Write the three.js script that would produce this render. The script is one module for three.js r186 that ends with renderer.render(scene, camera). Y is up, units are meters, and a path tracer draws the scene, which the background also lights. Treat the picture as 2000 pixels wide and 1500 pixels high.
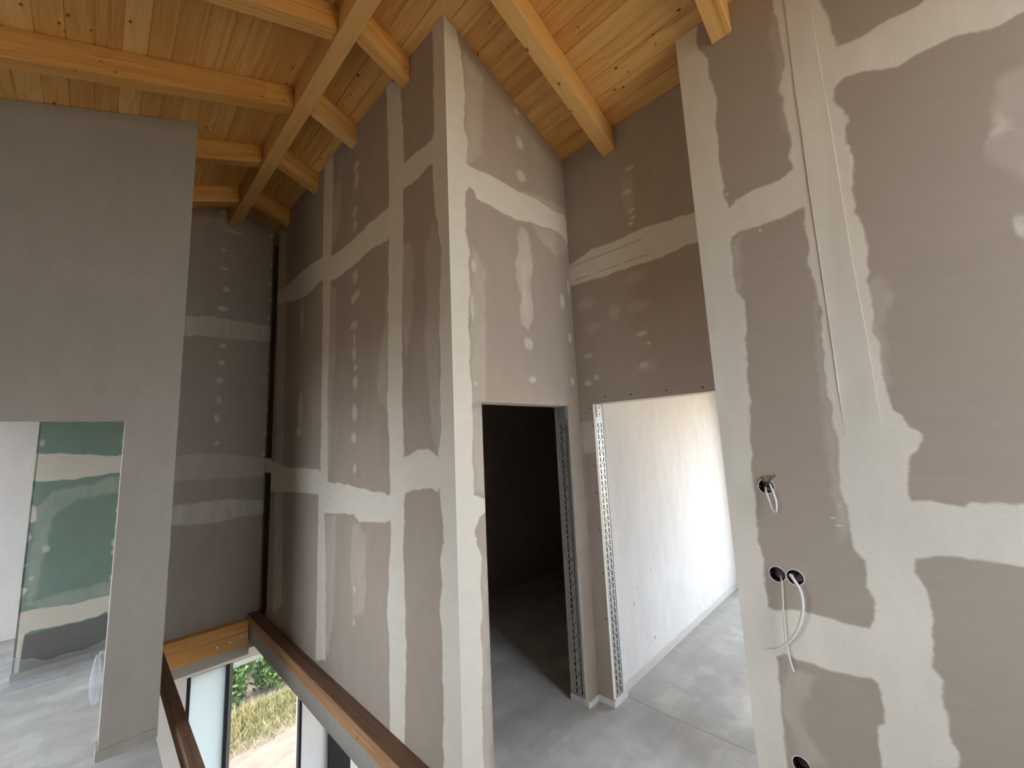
import * as THREE from 'three';
import { mergeGeometries } from 'three/addons/utils/BufferGeometryUtils.js';
import { RoundedBoxGeometry } from 'three/addons/geometries/RoundedBoxGeometry.js';

// ---------------------------------------------------------------- camera, sky, sun, exposure
const scene = new THREE.Scene();
const camera = new THREE.PerspectiveCamera(86.87, 2000 / 1500, 0.05, 200);
camera.position.set(0, 1.8, 0);
camera.rotation.set(THREE.MathUtils.degToRad(7.83), THREE.MathUtils.degToRad(-45.81), THREE.MathUtils.degToRad(-2.607), 'YXZ');
scene.background = new THREE.Color(0.89, 0.97, 1.08);
scene.backgroundIntensity = 1.0;
const sun = new THREE.DirectionalLight(0xfff0dc, 0.3);
sun.position.set(5, 22, -14); sun.target.position.set(2, -3, -9);
sun.castShadow = true; sun.shadow.mapSize.set(2048, 2048);
Object.assign(sun.shadow.camera, { left: -14, right: 14, top: 14, bottom: -14, near: 1, far: 60 });
scene.add(sun, sun.target);
const renderer = new THREE.WebGLRenderer({ antialias: true });
renderer.toneMapping = THREE.LinearToneMapping;
renderer.toneMappingExposure = 10.8;
renderer.shadowMap.enabled = true;

// ---------------------------------------------------------------- layout (metres)
const A_X = 1.368, B_Z = -1.785, C_X = 2.55, D_X = 2.31, D_EDGE = -0.73, E_Z = -3.75, E_END = 0.406, F_Z = -5.35, G_Z = -5.6;
const RIDGE_X = 0.96, RIDGE_Y = 4.637, SLOPE_R = 0.357, SLOPE_L = 0.40;
const roofY = (x) => x >= RIDGE_X ? RIDGE_Y - SLOPE_R * (x - RIDGE_X) : RIDGE_Y - SLOPE_L * (RIDGE_X - x);
const WEST = -3.2, EAST = 5.6, SOUTH = 1.7, NORTH = -7.0;

// ---------------------------------------------------------------- noise
function rng(seed) { let s = seed >>> 0; return () => { s = (s + 0x6D2B79F5) | 0; let t = Math.imul(s ^ (s >>> 15), 1 | s); t = (t + Math.imul(t ^ (t >>> 7), 61 | t)) ^ t; return ((t ^ (t >>> 14)) >>> 0) / 4294967296; }; }
const hash = (x, y, s) => { let h = Math.imul(x, 374761393) + Math.imul(y, 668265263) + Math.imul(s, 1442695041); h = Math.imul(h ^ (h >>> 13), 1274126177); return ((h ^ (h >>> 16)) >>> 0) / 4294967296; };
function noise(x, y, s = 0) {
  const xi = Math.floor(x), yi = Math.floor(y), fx = x - xi, fy = y - yi, a = fx * fx * (3 - 2 * fx), b = fy * fy * (3 - 2 * fy);
  const n0 = hash(xi, yi, s), n1 = hash(xi + 1, yi, s), n2 = hash(xi, yi + 1, s), n3 = hash(xi + 1, yi + 1, s);
  return (n0 + (n1 - n0) * a) * (1 - b) + (n2 + (n3 - n2) * a) * b;
}
const fbm = (x, y, s = 0, o = 4) => { let v = 0, a = 0.5, t = 0; for (let i = 0; i < o; i++) { v += a * noise(x, y, s + i * 17); t += a; x *= 2.03; y *= 2.03; a *= 0.5; } return v / t; };
const sstep = (a, b, x) => { const t = Math.min(1, Math.max(0, (x - a) / (b - a))); return t * t * (3 - 2 * t); };

// ---------------------------------------------------------------- textures
function dataTex(w, h, fill, srgb = true) {
  const d = new Uint8Array(w * h * 4), c = [0, 0, 0];
  for (let y = 0; y < h; y++) for (let x = 0; x < w; x++) { fill(x, y, c); const i = (y * w + x) * 4; d[i] = Math.max(0, Math.min(255, c[0])); d[i + 1] = Math.max(0, Math.min(255, c[1])); d[i + 2] = Math.max(0, Math.min(255, c[2])); d[i + 3] = 255; }
  const t = new THREE.DataTexture(d, w, h); t.magFilter = THREE.LinearFilter; t.minFilter = THREE.LinearMipmapLinearFilter; t.generateMipmaps = true;
  t.wrapS = t.wrapT = THREE.RepeatWrapping; if (srgb) t.colorSpace = THREE.SRGBColorSpace; t.needsUpdate = true; return t;
}
// One jointed wall: paper face of the boards with filler spread over joints, screws and corners; positions in metres on the wall.
const TRACE = {"B":{"fill":[[[1.376,4.563],[1.443,4.505],[1.463,4.471],[1.502,4.276],[1.517,4.106],[1.522,3.99],[1.506,3.806],[1.531,3.687],[1.517,3.527],[1.55,3.522],[1.718,3.548],[1.977,3.544],[2.183,3.568],[2.376,3.554],[2.521,3.568],[2.558,3.533],[2.55,3.319],[2.482,3.379],[2.361,3.391],[2.138,3.355],[1.937,3.319],[1.752,3.317],[1.588,3.325],[1.577,3.369],[1.536,3.386],[1.505,3.338],[1.492,3.203],[1.494,3.044],[1.518,2.929],[1.505,2.805],[1.513,2.704],[1.489,2.497],[1.5,2.381],[1.491,2.252],[1.494,2.138],[1.497,2.029],[1.498,1.958],[1.489,1.739],[1.492,1.55],[1.498,1.5],[1.584,1.477],[1.581,1.401],[1.518,1.375],[1.497,1.305],[1.501,1.245],[1.531,1.166],[1.529,1.118],[1.516,1.002],[1.526,0.885],[1.513,0.773],[1.513,0.604],[1.5,0.336],[1.502,0.146],[1.494,-0.08],[1.231,0.081],[1.246,1.976],[1.266,4.47]]],"thin":[[[2.126,3.355],[2.36,3.383],[2.548,3.371],[2.538,3.272],[2.478,3.211],[2.379,3.18],[2.26,3.225],[2.176,3.269]],[[1.924,3.525],[2.186,3.606],[2.522,3.639],[2.569,3.568],[2.376,3.554],[2.183,3.568]],[[1.522,4.336],[1.697,4.266],[1.646,3.664],[1.521,3.529]],[[1.536,2.988],[1.632,2.884],[1.624,2.295],[1.603,2.029],[1.497,2.026]],[[1.499,1.982],[1.597,1.984],[1.586,1.514],[1.499,1.524]],[[1.532,1.19],[1.567,1.128],[1.554,0.118],[1.549,-0.114],[1.488,-0.076],[1.506,0.627]]],"mid":[[[1.986,3.288],[2.064,3.258],[2.106,3.097],[2.106,3.019],[2.07,2.914],[2.076,2.71],[2.069,2.616],[2.01,2.53],[1.952,2.577],[1.944,2.682],[1.966,2.777],[1.924,2.894],[1.92,2.984],[1.957,3.088],[1.953,3.181]]],"spots":[[2.011,4.195,0.04,0.039],[2.027,3.95,0.052,0.06],[2.029,3.679,0.057,0.054],[2.013,2.437,0.058,0.054],[2.036,2.193,0.042,0.025],[1.547,2.859,0.025,0.053],[1.524,2.595,0.016,0.111],[1.528,2.132,0.016,0.015],[2.426,2.823,0.033,0.074],[2.494,2.553,0.027,0.041],[2.49,2.215,0.026,0.039],[2.519,2.969,0.021,0.086]]},"A":{"fill":[[[1.77,4.656],[1.901,4.621],[1.905,4.512],[1.91,4.171],[1.911,3.788],[1.931,3.7],[1.935,3.554],[1.935,3.407],[1.92,3.185],[1.9,3.143],[1.892,3.079],[1.865,2.938],[1.884,2.715],[1.902,2.47],[1.897,2.346],[1.909,1.989],[1.904,1.873],[1.939,1.713],[1.937,1.616],[1.926,1.521],[1.897,1.262],[1.939,1.17],[1.924,1.046],[1.948,0.915],[1.936,0.733],[1.937,0.434],[1.957,-0.096],[1.619,0.087],[1.583,1.452],[1.555,2.786],[1.518,4.421]],[[2.518,4.58],[2.497,4.156],[2.484,3.858],[2.481,3.263],[2.499,2.754],[2.502,2.319],[2.518,2.11],[2.492,1.834],[2.481,1.502],[2.471,1.184],[2.526,0.777],[2.502,0.567],[2.493,0.119],[2.482,-0.11],[2.319,-0.033],[2.328,0.144],[2.297,0.571],[2.304,0.853],[2.322,1.144],[2.305,1.499],[2.295,1.725],[2.305,1.828],[2.325,2.157],[2.31,2.276],[2.32,2.496],[2.309,2.774],[2.29,3.128],[2.29,3.55],[2.273,3.741],[2.282,4.021],[2.305,4.341]],[[3.699,4.638],[3.711,4.086],[3.707,3.471],[3.678,2.878],[3.675,2.319],[3.665,1.644],[3.697,1.385],[3.696,0.933],[3.688,0.373],[3.695,0.1],[3.488,0.165],[3.493,0.275],[3.52,0.881],[3.556,1.23],[3.506,1.546],[3.538,2.302],[3.516,2.841],[3.497,3.495],[3.493,3.984],[3.5,4.498]],[[1.903,3.701],[1.931,3.7],[2.107,3.715],[2.274,3.722],[2.406,3.635],[2.487,3.493],[2.761,3.5],[3.072,3.477],[3.474,3.487],[3.687,3.564],[4.222,3.605],[4.661,3.589],[5.195,3.634],[5.181,3.51],[4.643,3.386],[4.144,3.3],[3.725,3.338],[3.443,3.248],[3.115,3.249],[2.759,3.275],[2.496,3.253],[2.374,3.387],[2.27,3.54],[2.111,3.522],[1.958,3.542],[1.909,3.522]],[[5.182,1.713],[4.675,1.63],[3.733,1.625],[3.505,1.521],[3.225,1.524],[2.941,1.499],[2.495,1.482],[2.377,1.571],[2.289,1.725],[2.148,1.768],[2.018,1.766],[1.939,1.713],[1.913,1.617],[1.945,1.531],[2.025,1.544],[2.222,1.522],[2.305,1.499],[2.398,1.412],[2.483,1.309],[2.937,1.261],[3.005,1.313],[3.537,1.264],[3.722,1.409],[4.587,1.388],[5.138,1.358]]],"thin":[[[2.038,2.963],[1.943,3.161],[1.897,3.075],[1.867,2.9],[1.902,2.47],[1.914,1.873],[1.942,1.759],[1.99,1.847],[2.018,2.12],[2.063,2.442],[2.025,2.627]],[[2.303,3.133],[2.213,3.134],[2.166,3.009],[2.186,2.67],[2.259,2.348],[2.312,2.564]],[[2.527,2.912],[2.499,2.754],[2.518,2.04],[2.596,2.082],[2.654,2.197],[2.632,2.413],[2.558,2.62]],[[3.578,3.233],[3.397,3.178],[3.386,2.545],[3.451,2.292],[3.459,1.696],[3.507,1.571]],[[3.535,1.24],[3.332,1.267],[3.345,0.537],[3.45,0.214],[3.513,0.269]],[[3.021,1.253],[2.937,1.247],[2.817,1.17],[2.835,0.664],[3.009,0.62],[3.066,0.958]],[[3.522,4.15],[3.365,4.171],[3.306,4.388],[3.329,3.716],[3.478,3.585]]],"mid":[[[5.083,4.396],[4.79,4.244],[4.703,2.775],[4.665,1.692],[4.576,0.325],[4.753,0.188],[4.854,0.187],[4.946,2.244]]],"spots":[[3.019,3.148,0.055,0.069],[2.989,2.99,0.062,0.051],[3.053,2.966,0.055,0.051],[3.04,2.748,0.081,0.046],[3.028,2.638,0.027,0.066],[3.026,2.515,0.045,0.073],[3.007,2.406,0.035,0.032],[3.005,2.286,0.052,0.063],[3.009,2.058,0.052,0.078],[3.023,1.866,0.052,0.05],[3.002,1.638,0.034,0.041],[3.016,4.106,0.066,0.056],[3.014,3.98,0.047,0.101],[3.038,3.714,0.056,0.054],[3.036,3.592,0.047,0.063],[2.996,0.789,0.025,0.031],[3.0,0.568,0.024,0.03],[4.218,1.966,0.097,0.059],[4.206,2.182,0.07,0.198],[4.216,3.108,0.058,0.214]]},"C":{"fill":[[[1.804,3.145],[1.692,3.178],[1.567,3.207],[1.4,3.199],[1.229,3.197],[1.085,3.201],[0.977,3.18],[0.892,3.182],[0.807,3.162],[0.564,3.153],[0.584,2.972],[0.668,2.971],[0.793,2.965],[0.871,2.971],[0.951,2.96],[1.058,2.957],[1.186,2.958],[1.334,2.964],[1.464,2.961],[1.634,2.971],[1.817,2.978]]],"line":[[[1.77,3.133],[1.169,3.131]],[[1.774,3.015],[1.129,3.008]]],"mid":[[[1.787,1.903],[1.66,1.911],[1.652,1.695],[1.769,1.674],[1.785,1.811]]],"thin":[[[1.806,1.675],[1.769,1.674],[1.759,1.255],[1.784,0.55],[1.8,0.014],[1.866,-0.01],[1.807,0.892]]],"spots":[[1.211,3.686,0.042,0.023],[1.239,3.517,0.046,0.026],[1.221,3.367,0.03,0.022],[1.218,3.312,0.03,0.019],[1.237,3.274,0.026,0.019],[1.232,2.473,0.043,0.024],[1.188,2.396,0.018,0.014],[1.668,2.398,0.045,0.023],[1.681,2.19,0.04,0.031],[1.234,2.254,0.036,0.024],[1.611,2.223,0.034,0.023]],"haze":[[1.224,2.878,0.115,0.065],[1.243,2.674,0.087,0.057],[1.662,2.796,0.098,0.063],[1.61,2.603,0.07,0.054],[1.241,3.498,0.061,0.188],[1.22,2.248,0.084,0.048],[1.422,2.673,0.056,0.074]],"screw":[[1.55,2.076,0.008,0.007],[1.349,2.069,0.009,0.008],[1.098,2.068,0.009,0.009],[0.873,2.06,0.008,0.008],[1.683,2.003,0.009,0.008],[1.667,1.87,0.009,0.007],[1.683,1.586,0.009,0.007],[1.678,1.394,0.009,0.007],[1.678,1.139,0.009,0.007],[1.675,0.846,0.008,0.007],[1.677,0.544,0.008,0.007]]},"D":{"paper":[[[0.593,4.216],[0.618,4.037],[0.607,4.004],[0.569,3.904],[0.57,3.765],[0.548,3.637],[0.56,3.501],[0.568,3.374],[0.572,3.213],[0.571,3.054],[0.556,2.979],[0.512,3.017],[0.453,3.018],[0.393,3.028],[0.315,3.02],[0.251,3.052],[0.267,3.119],[0.248,3.205],[0.259,3.37],[0.261,3.492],[0.226,3.621],[0.228,3.776],[0.233,3.95],[0.225,4.173],[0.465,4.408]],[[0.563,2.823],[0.532,2.834],[0.436,2.828],[0.355,2.832],[0.281,2.837],[0.243,2.846],[0.243,2.778],[0.244,2.664],[0.251,2.574],[0.247,2.471],[0.237,2.359],[0.223,2.32],[0.238,2.285],[0.242,2.223],[0.242,2.16],[0.252,1.982],[0.251,1.87],[0.251,1.751],[0.252,1.625],[0.266,1.51],[0.251,1.433],[0.254,1.355],[0.247,1.271],[0.216,1.226],[0.219,1.119],[0.202,1.075],[0.213,0.992],[0.233,0.955],[0.3,0.954],[0.369,0.961],[0.442,0.964],[0.497,0.959],[0.564,0.943],[0.597,0.948],[0.606,1.037],[0.597,1.17],[0.605,1.252],[0.603,1.388],[0.601,1.549],[0.595,1.647],[0.59,1.769],[0.579,1.846],[0.569,2.001],[0.558,2.158],[0.551,2.291],[0.538,2.424],[0.543,2.47],[0.57,2.534],[0.577,2.604],[0.57,2.716],[0.571,2.792]],[[0.595,0.741],[0.552,0.763],[0.506,0.747],[0.395,0.745],[0.311,0.753],[0.246,0.755],[0.229,0.738],[0.234,0.698],[0.225,0.649],[0.232,0.593],[0.256,0.576],[0.264,0.512],[0.259,0.425],[0.263,0.171],[0.254,-0.265],[0.601,-0.521],[0.617,-0.03],[0.606,0.262],[0.608,0.388],[0.6,0.52],[0.59,0.61],[0.595,0.67]],[[0.053,3.83],[0.037,3.669],[0.024,3.551],[-0.026,3.54],[-0.093,3.538],[-0.155,3.543],[-0.226,3.534],[-0.26,3.546],[-0.399,3.561],[-0.644,3.577],[-0.703,3.997],[-0.05,4.928],[0.056,4.007]],[[0.055,3.365],[0.018,3.387],[-0.042,3.369],[-0.153,3.313],[-0.209,3.322],[-0.286,3.319],[-0.359,3.308],[-0.423,3.28],[-0.473,3.29],[-0.489,3.285],[-0.602,3.277],[-0.793,3.251],[-0.537,1.493],[-0.243,1.488],[-0.113,1.493],[-0.095,1.477],[-0.047,1.481],[-0.015,1.49],[0.037,1.486],[0.039,1.538],[0.035,1.595],[0.027,1.652],[-0.005,1.692],[-0.02,1.741],[0.011,1.775],[0.029,1.826],[0.057,1.853],[0.06,1.923],[0.06,2.027],[0.056,2.062],[0.056,2.133],[0.066,2.189],[0.065,2.298],[0.064,2.418],[0.046,2.45],[0.043,2.533],[0.042,2.647],[0.059,2.732],[0.052,2.763],[0.054,2.85],[0.04,2.931],[0.04,3.001],[0.045,3.091],[0.042,3.153],[0.038,3.224],[0.068,3.3]],[[0.054,1.261],[0.001,1.281],[-0.065,1.291],[-0.085,1.283],[-0.154,1.28],[-0.214,1.277],[-0.416,1.263],[-0.576,1.212],[-0.531,0.429],[0.031,-0.1],[0.054,0.355],[0.039,0.542],[0.039,0.583],[0.051,0.633],[0.044,0.705],[0.049,0.745],[0.037,0.821],[0.055,0.864],[0.055,0.93],[0.035,1.038],[0.04,1.104],[0.045,1.155],[0.066,1.212]]],"thin":[[[0.07,2.392],[0.025,2.424],[-0.009,2.368],[0.029,2.198],[0.046,1.938],[0.06,2.027],[0.068,2.207]],[[0.561,2.799],[0.522,2.807],[0.546,2.482],[0.573,2.546],[0.57,2.716]],[[0.237,3.935],[0.264,3.837],[0.262,3.655],[0.27,3.484],[0.272,3.284],[0.247,3.213],[0.259,3.37],[0.261,3.492],[0.226,3.621],[0.228,3.776]],[[0.246,2.446],[0.267,2.107],[0.29,1.734],[0.29,1.464],[0.293,1.29],[0.254,1.355],[0.266,1.51],[0.251,1.751],[0.252,1.982],[0.242,2.223]],[[0.55,0.711],[0.436,0.706],[0.535,0.502],[0.444,0.338],[0.556,0.327],[0.592,0.523]],[[-0.386,3.069],[-0.461,3.078],[-0.526,3.049],[-0.472,2.66],[-0.403,2.657],[-0.363,2.719],[-0.336,2.797],[-0.378,2.921]]],"mid":[[[-0.338,2.807],[-0.37,2.905],[-0.398,2.93],[-0.407,2.861],[-0.37,2.858],[-0.343,2.847]]],"spots":[[0.253,3.111,0.014,0.057],[0.06,2.972,0.022,0.038],[0.04,3.179,0.015,0.034],[0.557,3.063,0.012,0.014],[0.43,2.8,0.011,0.011],[0.274,1.444,0.009,0.007],[0.302,1.393,0.011,0.004],[0.285,1.36,0.016,0.004],[-0.374,2.489,0.024,0.053],[0.081,1.419,0.005,0.004]]},"F":{"mid":[[[0.51,3.239],[0.773,3.289],[1.049,3.287],[1.388,3.279],[1.394,3.09],[0.975,3.066],[0.784,3.066],[0.521,3.031]],[[0.534,1.294],[0.788,1.303],[1.049,1.299],[1.381,1.255],[1.366,1.094],[1.164,1.11],[1.004,1.072],[0.724,1.09],[0.543,1.121]]],"thin":[[[0.546,1.797],[0.904,1.802],[1.391,1.729],[1.372,1.517],[0.916,1.533],[0.559,1.543]]],"spots":[[0.868,4.549,0.039,0.05],[0.966,4.344,0.111,0.019],[0.888,4.092,0.029,0.018],[0.897,3.873,0.068,0.018],[0.922,3.636,0.038,0.042],[0.903,3.403,0.067,0.035],[0.917,2.975,0.038,0.029],[0.916,2.784,0.037,0.04],[0.911,2.584,0.037,0.045],[0.911,2.369,0.028,0.045],[0.901,2.174,0.027,0.055],[0.913,1.905,0.027,0.027],[1.357,4.435,0.022,0.04],[1.364,4.051,0.017,0.033],[1.366,3.802,0.022,0.026],[1.373,3.596,0.022,0.032],[1.363,3.383,0.022,0.032],[1.372,2.764,0.021,0.031],[1.383,2.279,0.021,0.048],[1.366,2.0,0.021,0.047],[1.359,1.76,0.026,0.023],[1.345,1.543,0.046,0.017]]},"G":{"fill":[[[-0.377,1.87],[-0.304,1.857],[-0.212,1.861],[-0.014,1.84],[0.2,1.813],[0.209,1.778],[0.209,1.658],[0.137,1.655],[0.034,1.635],[-0.098,1.62],[-0.256,1.617],[-0.329,1.616],[-0.378,1.647]],[[-0.383,0.532],[-0.266,0.536],[-0.022,0.513],[0.196,0.516],[0.207,0.345],[0.167,0.38],[0.119,0.351],[-0.011,0.349],[-0.165,0.357],[-0.282,0.368],[-0.322,0.35],[-0.318,0.107],[-0.333,-0.044],[-0.389,-0.02]],[[-0.377,1.63],[-0.364,1.54],[-0.35,1.512],[-0.362,1.43],[-0.324,1.394],[-0.321,1.28],[-0.364,1.261],[-0.367,1.193],[-0.34,1.146],[-0.365,1.091],[-0.365,0.939],[-0.334,0.906],[-0.372,0.89],[-0.366,0.731],[-0.331,0.721],[-0.359,0.647],[-0.367,0.526],[-0.406,0.539],[-0.415,1.373],[-0.396,1.809]],[[-0.417,2.161],[-0.375,2.161],[-0.374,1.988],[-0.377,1.87],[-0.406,1.854]]],"thin":[[[-0.331,1.404],[-0.287,1.42],[-0.25,1.526],[0.005,1.567],[0.21,1.644],[0.206,1.472],[-0.086,1.437],[-0.233,1.301],[-0.247,1.084],[-0.258,0.828],[-0.298,0.587],[-0.334,0.68],[-0.33,1.015]],[[-0.327,0.596],[-0.183,0.616],[0.133,0.638],[0.219,0.638],[0.196,0.516],[-0.022,0.513],[-0.266,0.536]]],"grey":[[[-0.346,0.338],[-0.164,0.344],[-0.01,0.344],[0.119,0.346],[0.171,0.37],[0.208,0.322],[0.233,-0.066],[-0.332,-0.064],[-0.361,-0.032]]],"spots":[[-0.342,1.959,0.03,0.037],[0.191,1.959,0.015,0.02],[0.188,1.3,0.014,0.024],[0.192,1.137,0.014,0.029],[0.186,0.996,0.021,0.048],[0.185,0.911,0.018,0.028],[0.189,0.678,0.018,0.028],[-0.314,0.8,0.018,0.021],[-0.244,1.031,0.031,0.04]]}};
const FILL = [217, 210, 195], PAPER = [165, 152, 138];
class Skim {
  constructor(u0, v0, W, H, R, base, seed) {
    Object.assign(this, { u0, v0, W, H, R, seed, w: Math.round(W * R), h: Math.round(H * R) });
    this.c = new Float32Array(this.w * this.h * 3); this.z = new Float32Array(this.w * this.h);
    for (let y = 0, i = 0; y < this.h; y++) for (let x = 0; x < this.w; x++, i++) {
      const u = u0 + x / R, v = v0 + y / R, m = 1 + 0.07 * (fbm(u * 1.7, v * 0.9, seed) - 0.5) + 0.05 * (fbm(u * 14, v * 5, seed + 5, 3) - 0.5) + 0.05 * (hash(x, y, seed) - 0.5);
      const tint = fbm(u * 1.1 + 7, v * 1.1, seed + 9, 2) - 0.5;
      this.c[i * 3] = base[0] * m * (1 + 0.03 * tint); this.c[i * 3 + 1] = base[1] * m; this.c[i * 3 + 2] = base[2] * m * (1 - 0.02 * tint);
      this.z[i] = 0.3 + 0.05 * fbm(u * 30, v * 30, seed + 3, 3);
    }
  }
  put(i, col, a, dz) { for (let k = 0; k < 3; k++) this.c[i * 3 + k] += (col[k] - this.c[i * 3 + k]) * a; this.z[i] += dz * a; }
  area(u1, v1, u2, v2, fn) {
    const { R, w, h } = this, x0 = Math.max(0, Math.floor((u1 - this.u0) * R)), x1 = Math.min(w - 1, Math.ceil((u2 - this.u0) * R)), y0 = Math.max(0, Math.floor((v1 - this.v0) * R)), y1 = Math.min(h - 1, Math.ceil((v2 - this.v0) * R));
    for (let y = y0; y <= y1; y++) for (let x = x0; x <= x1; x++) fn(this.u0 + x / R, this.v0 + y / R, y * w + x, x, y);
  }
  poly(P, col, alpha = 0.96, feather = 0.006, warp = 0.012, dz = 0.25) {
    const us = P.map((p) => p[0]), vs = P.map((p) => p[1]), s = this.seed, n = P.length, pad = feather + warp + 0.01;
    this.area(Math.min(...us) - pad, Math.min(...vs) - pad, Math.max(...us) + pad, Math.max(...vs) + pad, (u, v, i, x, y) => {
      const wu = u + warp * (2 * fbm(u * 16, v * 16, s + 31, 3) - 1) + warp * 0.35 * (noise(u * 110, v * 110, s + 41) - 0.5), wv = v + warp * (2 * fbm(u * 16 + 40, v * 16, s + 33, 3) - 1);
      let d2 = 1e9, inside = false;
      for (let k = 0, j = n - 1; k < n; j = k++) {
        const ax = P[j][0], ay = P[j][1], bx = P[k][0], by = P[k][1], ex = bx - ax, ey = by - ay, px = wu - ax, py = wv - ay;
        const t = Math.max(0, Math.min(1, (px * ex + py * ey) / (ex * ex + ey * ey + 1e-12))), qx = px - t * ex, qy = py - t * ey, d = qx * qx + qy * qy;
        if (d < d2) d2 = d;
        if ((ay > wv) !== (by > wv) && wu < ax + (wv - ay) / (by - ay) * ex) inside = !inside;
      }
      const sd = inside ? Math.sqrt(d2) : -Math.sqrt(d2);
      let a = alpha * sstep(-feather, feather, sd);
      if (a <= 0.003) return;
      if (alpha < 0.9) a *= 0.55 + 0.9 * fbm(u * 22, v * 7, s + 51, 3);
      const m = 1 + 0.035 * (fbm(u * 9, v * 30, s + 61, 3) - 0.5) + 0.03 * (hash(x, y, s + 2) - 0.5);
      this.put(i, [col[0] * m, col[1] * m, col[2] * m], Math.min(1, a), dz);
    });
  }
  spot([cu, cv, ru, rv], col, alpha = 0.6, dz = 0.3) {
    ru = Math.max(ru, 0.006); rv = Math.max(rv, 0.006);
    this.area(cu - 2 * ru, cv - 2 * rv, cu + 2 * ru, cv + 2 * rv, (u, v, i) => {
      const a1 = Math.atan2((v - cv) / rv, (u - cu) / ru), r = Math.hypot((u - cu) / ru, (v - cv) / rv) * (0.8 + 0.5 * fbm(Math.cos(a1) * 1.5 + cu * 37, Math.sin(a1) * 1.5 + cv * 37, this.seed + 71, 3));
      const a = alpha * (1 - sstep(0.5, 1.15, r)) * (0.55 + 0.7 * fbm(u * 60, v * 40, this.seed + 73, 3)); if (a > 0.003) this.put(i, col, Math.min(1, a), dz * (0.4 + fbm(u * 70, v * 70, this.seed + 75, 2)));
    });
  }
  line(P, col, alpha, width, dz) { for (let k = 0; k + 1 < P.length; k++) { const [a, b] = [P[k], P[k + 1]], e = [b[0] - a[0], b[1] - a[1]], L = Math.hypot(...e);
    this.area(Math.min(a[0], b[0]) - width, Math.min(a[1], b[1]) - width, Math.max(a[0], b[0]) + width, Math.max(a[1], b[1]) + width, (u, v, i) => {
      const t = Math.max(0, Math.min(1, ((u - a[0]) * e[0] + (v - a[1]) * e[1]) / L / L)), d = Math.hypot(u - a[0] - t * e[0], v - a[1] - t * e[1]) / width, al = alpha * (1 - sstep(0.4, 1, d)) * sstep(0.15, 0.5, fbm(u * 12, v * 12, this.seed + 81, 2)); if (al > 0.003) this.put(i, col, al, dz); }); } }
  trace(T) {
    for (const P of T.thin ?? []) this.poly(P, FILL, 0.3, 0.02, 0.02, 0.05);
    for (const P of T.grey ?? []) this.poly(P, [112, 112, 108], 0.95, 0.01, 0.012, 0);
    for (const P of T.haze ?? []) this.spot(P, FILL, 0.25, 0.1);
    for (const P of T.mid ?? []) this.poly(P, FILL, 0.52, 0.014, 0.018, 0.15);
    for (const P of T.fill ?? []) this.poly(P, FILL, 0.96, 0.006, 0.012, 0.25);
    for (const P of T.spots ?? []) this.spot(P, FILL, 0.72, 0.35);
    for (const P of T.tape ?? []) this.poly(P, FILL, 0.97, 0.003, 0.003, 0.3);
    for (const P of T.line ?? []) this.line(P, [150, 142, 130], 0.6, 0.006, -0.4);
    for (const P of T.screw ?? []) this.spot([P[0], P[1], 0.0045, 0.0045], [40, 36, 33], 1.6, -0.6);
    for (const P of T.dirt ?? []) this.spot(P, [112, 98, 74], 0.7, 0);
    return this;
  }
  material(bump = 0.0035) {
    const { w, h, c, z } = this;
    const map = dataTex(w, h, (x, y, o) => { const i = (y * w + x) * 3; o[0] = c[i]; o[1] = c[i + 1]; o[2] = c[i + 2]; });
    const bm = dataTex(w, h, (x, y, o) => { o[0] = o[1] = o[2] = z[y * w + x] * 255; }, false);
    for (const t of [map, bm]) t.wrapS = t.wrapT = THREE.ClampToEdgeWrapping;
    return new THREE.MeshStandardMaterial({ map, bumpMap: bm, bumpScale: bump, roughness: 0.85 });
  }
}
const skimA = new Skim(1.7, -0.1, 3.45, 4.7, 330, PAPER, 11).trace(TRACE.A), matA = skimA.material();
const skimB = new Skim(1.36, 0, 1.2, 4.6, 400, PAPER, 23).trace(TRACE.B), matB = skimB.material();
const skimC = new Skim(0.7, 0, 1.15, 4.2, 360, PAPER, 37).trace(TRACE.C), matC = skimC.material();
const skimD = new Skim(-1.1, 0, 1.85, 4.3, 380, FILL, 41);
for (const P of TRACE.D.paper) skimD.poly(P, PAPER, 0.97, 0.007, 0.011, -0.2);
skimD.trace(TRACE.D);

const matD = skimD.material();
const skimF = new Skim(0.3, 0, 1.15, 4.7, 260, PAPER, 53).trace(TRACE.F), matF = skimF.material();
const skimG = new Skim(-0.42, 0, 0.75, 2.6, 300, [126, 148, 136], 67).trace(TRACE.G), matG = skimG.material();
const plaster = (seed, col, W = 3, R = 170) => { const s = new Skim(0, 0, W, W, R, col, seed); const m = s.material(0.002); m.map.wrapS = m.map.wrapT = m.bumpMap.wrapS = m.bumpMap.wrapT = THREE.MirroredRepeatWrapping; m.userData.size = W; return m; };
const matE = plaster(71, [158, 152, 143]);
const matWhite = plaster(83, [236, 235, 234]);
const matBoard = plaster(97, PAPER);
const matPale = plaster(89, [222, 219, 216]);
const skimW = new Skim(2.6, 0, 3.1, 3.95, 150, [238, 237, 235], 109);
for (const [u, v, a, b] of [[3.278, 0.688, 0.006, 0.02], [2.961, 0.513, 0.008, 0.022], [3.247, 0.176, 0.009, 0.02], [3.035, 0.607, 0.005, 0.012], [4.541, 0.067, 0.02, 0.008], [3.2, 0.16, 0.006, 0.015]]) skimW.spot([u, v, a, b], [150, 148, 145], 0.8, -0.2);
const matWall = skimW.material(0.002);
const matFillEdge = new THREE.MeshStandardMaterial({ color: new THREE.Color().setRGB(FILL[0] / 255, FILL[1] / 255, FILL[2] / 255, THREE.SRGBColorSpace), roughness: 0.85 });
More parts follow.
